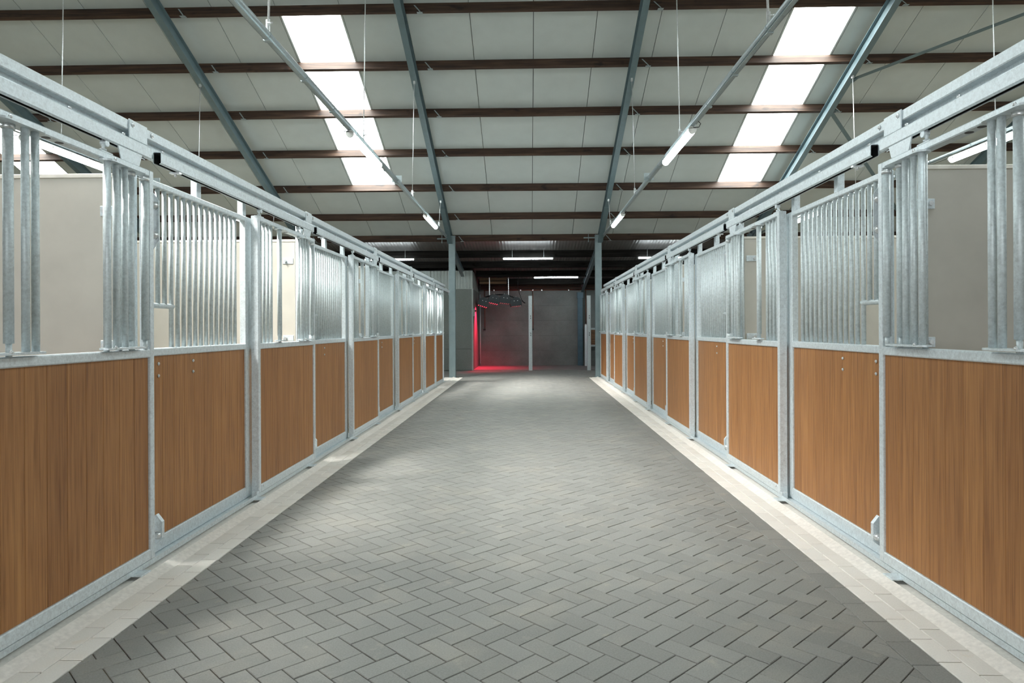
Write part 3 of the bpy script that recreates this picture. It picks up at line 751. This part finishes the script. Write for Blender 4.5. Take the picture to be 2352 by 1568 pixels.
for x, y, lab in ((0.08 - 0.78, 21.0, 'lit tube lamp across the low rear roof, between the two columns'),
                  (-4.2 - 0.78, 21.0, 'lit tube lamp across the rear roof, left of the left column'),
                  (4.22 - 0.78, 21.0, 'lit tube lamp across the rear roof, right of the right column'),
                  (1.05 - 0.78, 23.75, 'lit tube lamp deep under the rear roof, right of heat lamp')):
    lt = lamp(x, y, 1.57, (3.555 if y < 22 else 3.18), lab, 'tube lamps of the rear roof', 'X', 0.62)
    top = (zl(y) - (3.555 if y < 22 else 3.18)) - 0.02
    mb = MB()
    for yy in (0.3, 1.27): mb.cyl((0, yy, 0.03), (0, yy, top), 0.005, 6)
    obj('suspension', mb, M['galv'], lt)

# ------------------------------------------------------------------ rear bay: heat lamp, posts, pipes
HY = 24.1
t = thing('solarium_heat_lamp', (-0.94, HY, 2.0), 'black four-head red heat lamp hanging from chains', 'heat lamp')
arc = [(-0.72 + 1.44 * k / 12, 0.60 - 0.20 * ((k - 6) / 6) ** 2) for k in range(13)]
for dy in (-0.12, 0.12):
    obj('arched_bar', MB().tube([(a, dy, b) for a, b in arc], 0.017, 8), M['lampblack'], t)
obj('cross_bars', MB().tube([(-0.4, -0.12, 0.55), (-0.4, 0.12, 0.55)], 0.014).tube([(0.4, -0.12, 0.55), (0.4, 0.12, 0.55)], 0.014), M['lampblack'], t)
for cx in (-0.34, 0.33):
    for dy in (-0.12, 0.12):
        mb = MB(); z = 0.58; k = 0
        while z < 1.25:
            if k % 2: mb.box(-0.010, 0.010, -0.004, 0.004, z, z + 0.038)
            else: mb.box(-0.004, 0.004, -0.010, 0.010, z, z + 0.038)
            z += 0.032; k += 1
        obj('chain', mb, M['zinc'], t, (cx, dy, 0))
for q, (hx, hz, roll) in enumerate(((-0.56, 0.30, 0.30), (-0.19, 0.40, 0.22), (0.20, 0.40, 0.12), (0.58, 0.30, -0.12))):
    hd = MB()
    pr = []
    for k in range(9):
        a = math.pi * k / 8; pr.append((0.20 * math.cos(a), 0.20 * math.sin(a)))
    pr = [(0.19, -0.115)] + pr + [(-0.19, -0.115)]
    hd.prism(pr, lambda a, b, tt: (a, tt, b), -0.19, 0.19)
    h = obj('lamp_head', hd, M['lampblack'], t, (hx, 0, hz), (-0.02, roll, 0.12))
    rd = MB()
    for k in range(5): rd.cyl((-0.14 + 0.07 * k, -0.17, -0.118), (-0.14 + 0.07 * k, 0.17, -0.118), 0.012, 8)
    obj('glowing_element', rd, M['red'] if q < 2 else M['red_dim'], h)
    bl = MB()
    for bx in (-0.06, 0.06): bl.cyl((bx, -0.19, 0.07), (bx, -0.20, 0.07), 0.012, 6)
    for bx in (-0.04, 0.04): bl.cyl((bx, 0, 0.16), (bx, 0, 0.24), 0.007, 6)
    obj('screws', bl, M['zinc'], h)
    ld = bpy.data.lights.new('red_heat', 'AREA'); ld.energy = (32, 22, 6, 0.5)[q]; ld.color = (1.0, 0.02, 0.07); ld.shape = 'RECTANGLE'; ld.size = 0.32; ld.size_y = 0.32; ld.spread = math.radians(104)
    lo = link('red_heat_light', ld, h, (0, 0, -0.14))
pts = [(0.80, 0.1, 0.40), (0.72, 0.1, 0.62), (0.66, 0.1, 0.85), (0.66, 0.1, 1.1), (0.68, 0.1, 1.24)]
obj('power_cable', MB().tube(pts, 0.009, 6).tube([(0.80, 0.1, 0.40), (0.86, 0.1, 0.33), (0.92, 0.1, 0.30)], 0.02), M['black'], t)
for q, x in enumerate((0.155, 2.10)):
    t = thing('tether_post', (x, 22.8, 0), ['square galvanised tether post beside the red floor', 'square galvanised tether post just inside right column'][q], 'post', 'tether posts of the wash bay')
    obj('tube', MB().box(-0.062, 0.062, -0.062, 0.062, -0.01, 2.48, 0.008), M['bar'], t)
    obj('cap', MB().box(-0.064, 0.064, -0.064, 0.064, 2.48, 2.487), M['galv'], t)
    sl = MB()
    for z in (1.15, 1.22, 1.72, 1.79): sl.box(0.0, 0.02, -0.064, -0.0615, z, z + 0.04)
    obj('slots', sl, M['black'], t)
t = thing('blue_wall_column', (2.02, 25.55, 0), 'dark blue steel column against the grey rear wall', 'column', None, 'thing')
mb = MB(); mb.box(-0.09, 0.09, -0.10, -0.09, 0, 2.74); mb.box(-0.004, 0.004, -0.09, 0.09, 0, 2.74); mb.box(-0.09, 0.09, 0.09, 0.10, 0, 2.74); obj('shaft', mb, M['blue'], t)
obj('head_plate', MB().box(-0.11, 0.11, -0.13, 0.1, 2.52, 2.74), M['blue'], t)
t = thing('wall_piping', (0, 25.66, 2.84), 'thin copper water pipe along the top of rear wall', 'pipe')
obj('main_pipe', MB().cyl((-1.6, 0, 0), (3.2, 0, 0), 0.014, 8), M['copper'], t)
for x, z in ((-1.55, -1.45), (0.26, -1.45), (2.24, -1.32)):
    d = obj('drop_pipe', MB().cyl((x, 0, 0), (x, 0, z), 0.013, 8), M['copper'], t)
    obj('tap', MB().box(x - 0.05, x + 0.03, -0.06, 0.02, z - 0.05, z, 0.004), M['black'], d)
cm = MB()
for x in (-1.2, -0.2, 0.26, 0.6, 1.6): cm.box(x - 0.02, x + 0.02, -0.02, 0.035, -0.025, 0.025)
obj('pipe_clips', cm, M['zinc'], t)
t = thing('side_gate', (2.2, 25.2, 0), 'small brown-panelled gate with galvanised post by rear wall', 'gate')
obj('post', MB().box(-0.045, 0.045, -0.045, 0.045, 0, 1.50, 0.005), M['galv'], t); obj('post_cap', MB().sphere((0, 0, 1.51), 0.05, 10, 6), M['zinc'], t)
obj('frame_rail', MB().box(0.045, 1.0, -0.02, 0.02, 0.72, 0.79), M['conduit'], t); obj('frame_rail', MB().box(0.045, 1.0, -0.02, 0.02, 1.34, 1.41), M['conduit'], t)
for q in range(6): obj('plank', MB().box(0.06 + q * 0.15, 0.205 + q * 0.15, -0.012, 0.012, 0.79, 1.34, 0.003), M['pale_timber'], t)
t = thing('wall_switch', (-1.765, 23.0, 2.0), 'small white switch box with black knob on red-lit side wall', 'switch')
obj('box', MB().box(0, 0.05, -0.06, 0.06, -0.18, 0.08, 0.006), M['plastic'], t); obj('knob', MB().cyl((0.05, 0, 0), (0.09, 0, 0), 0.035, 10), M['black'], t)
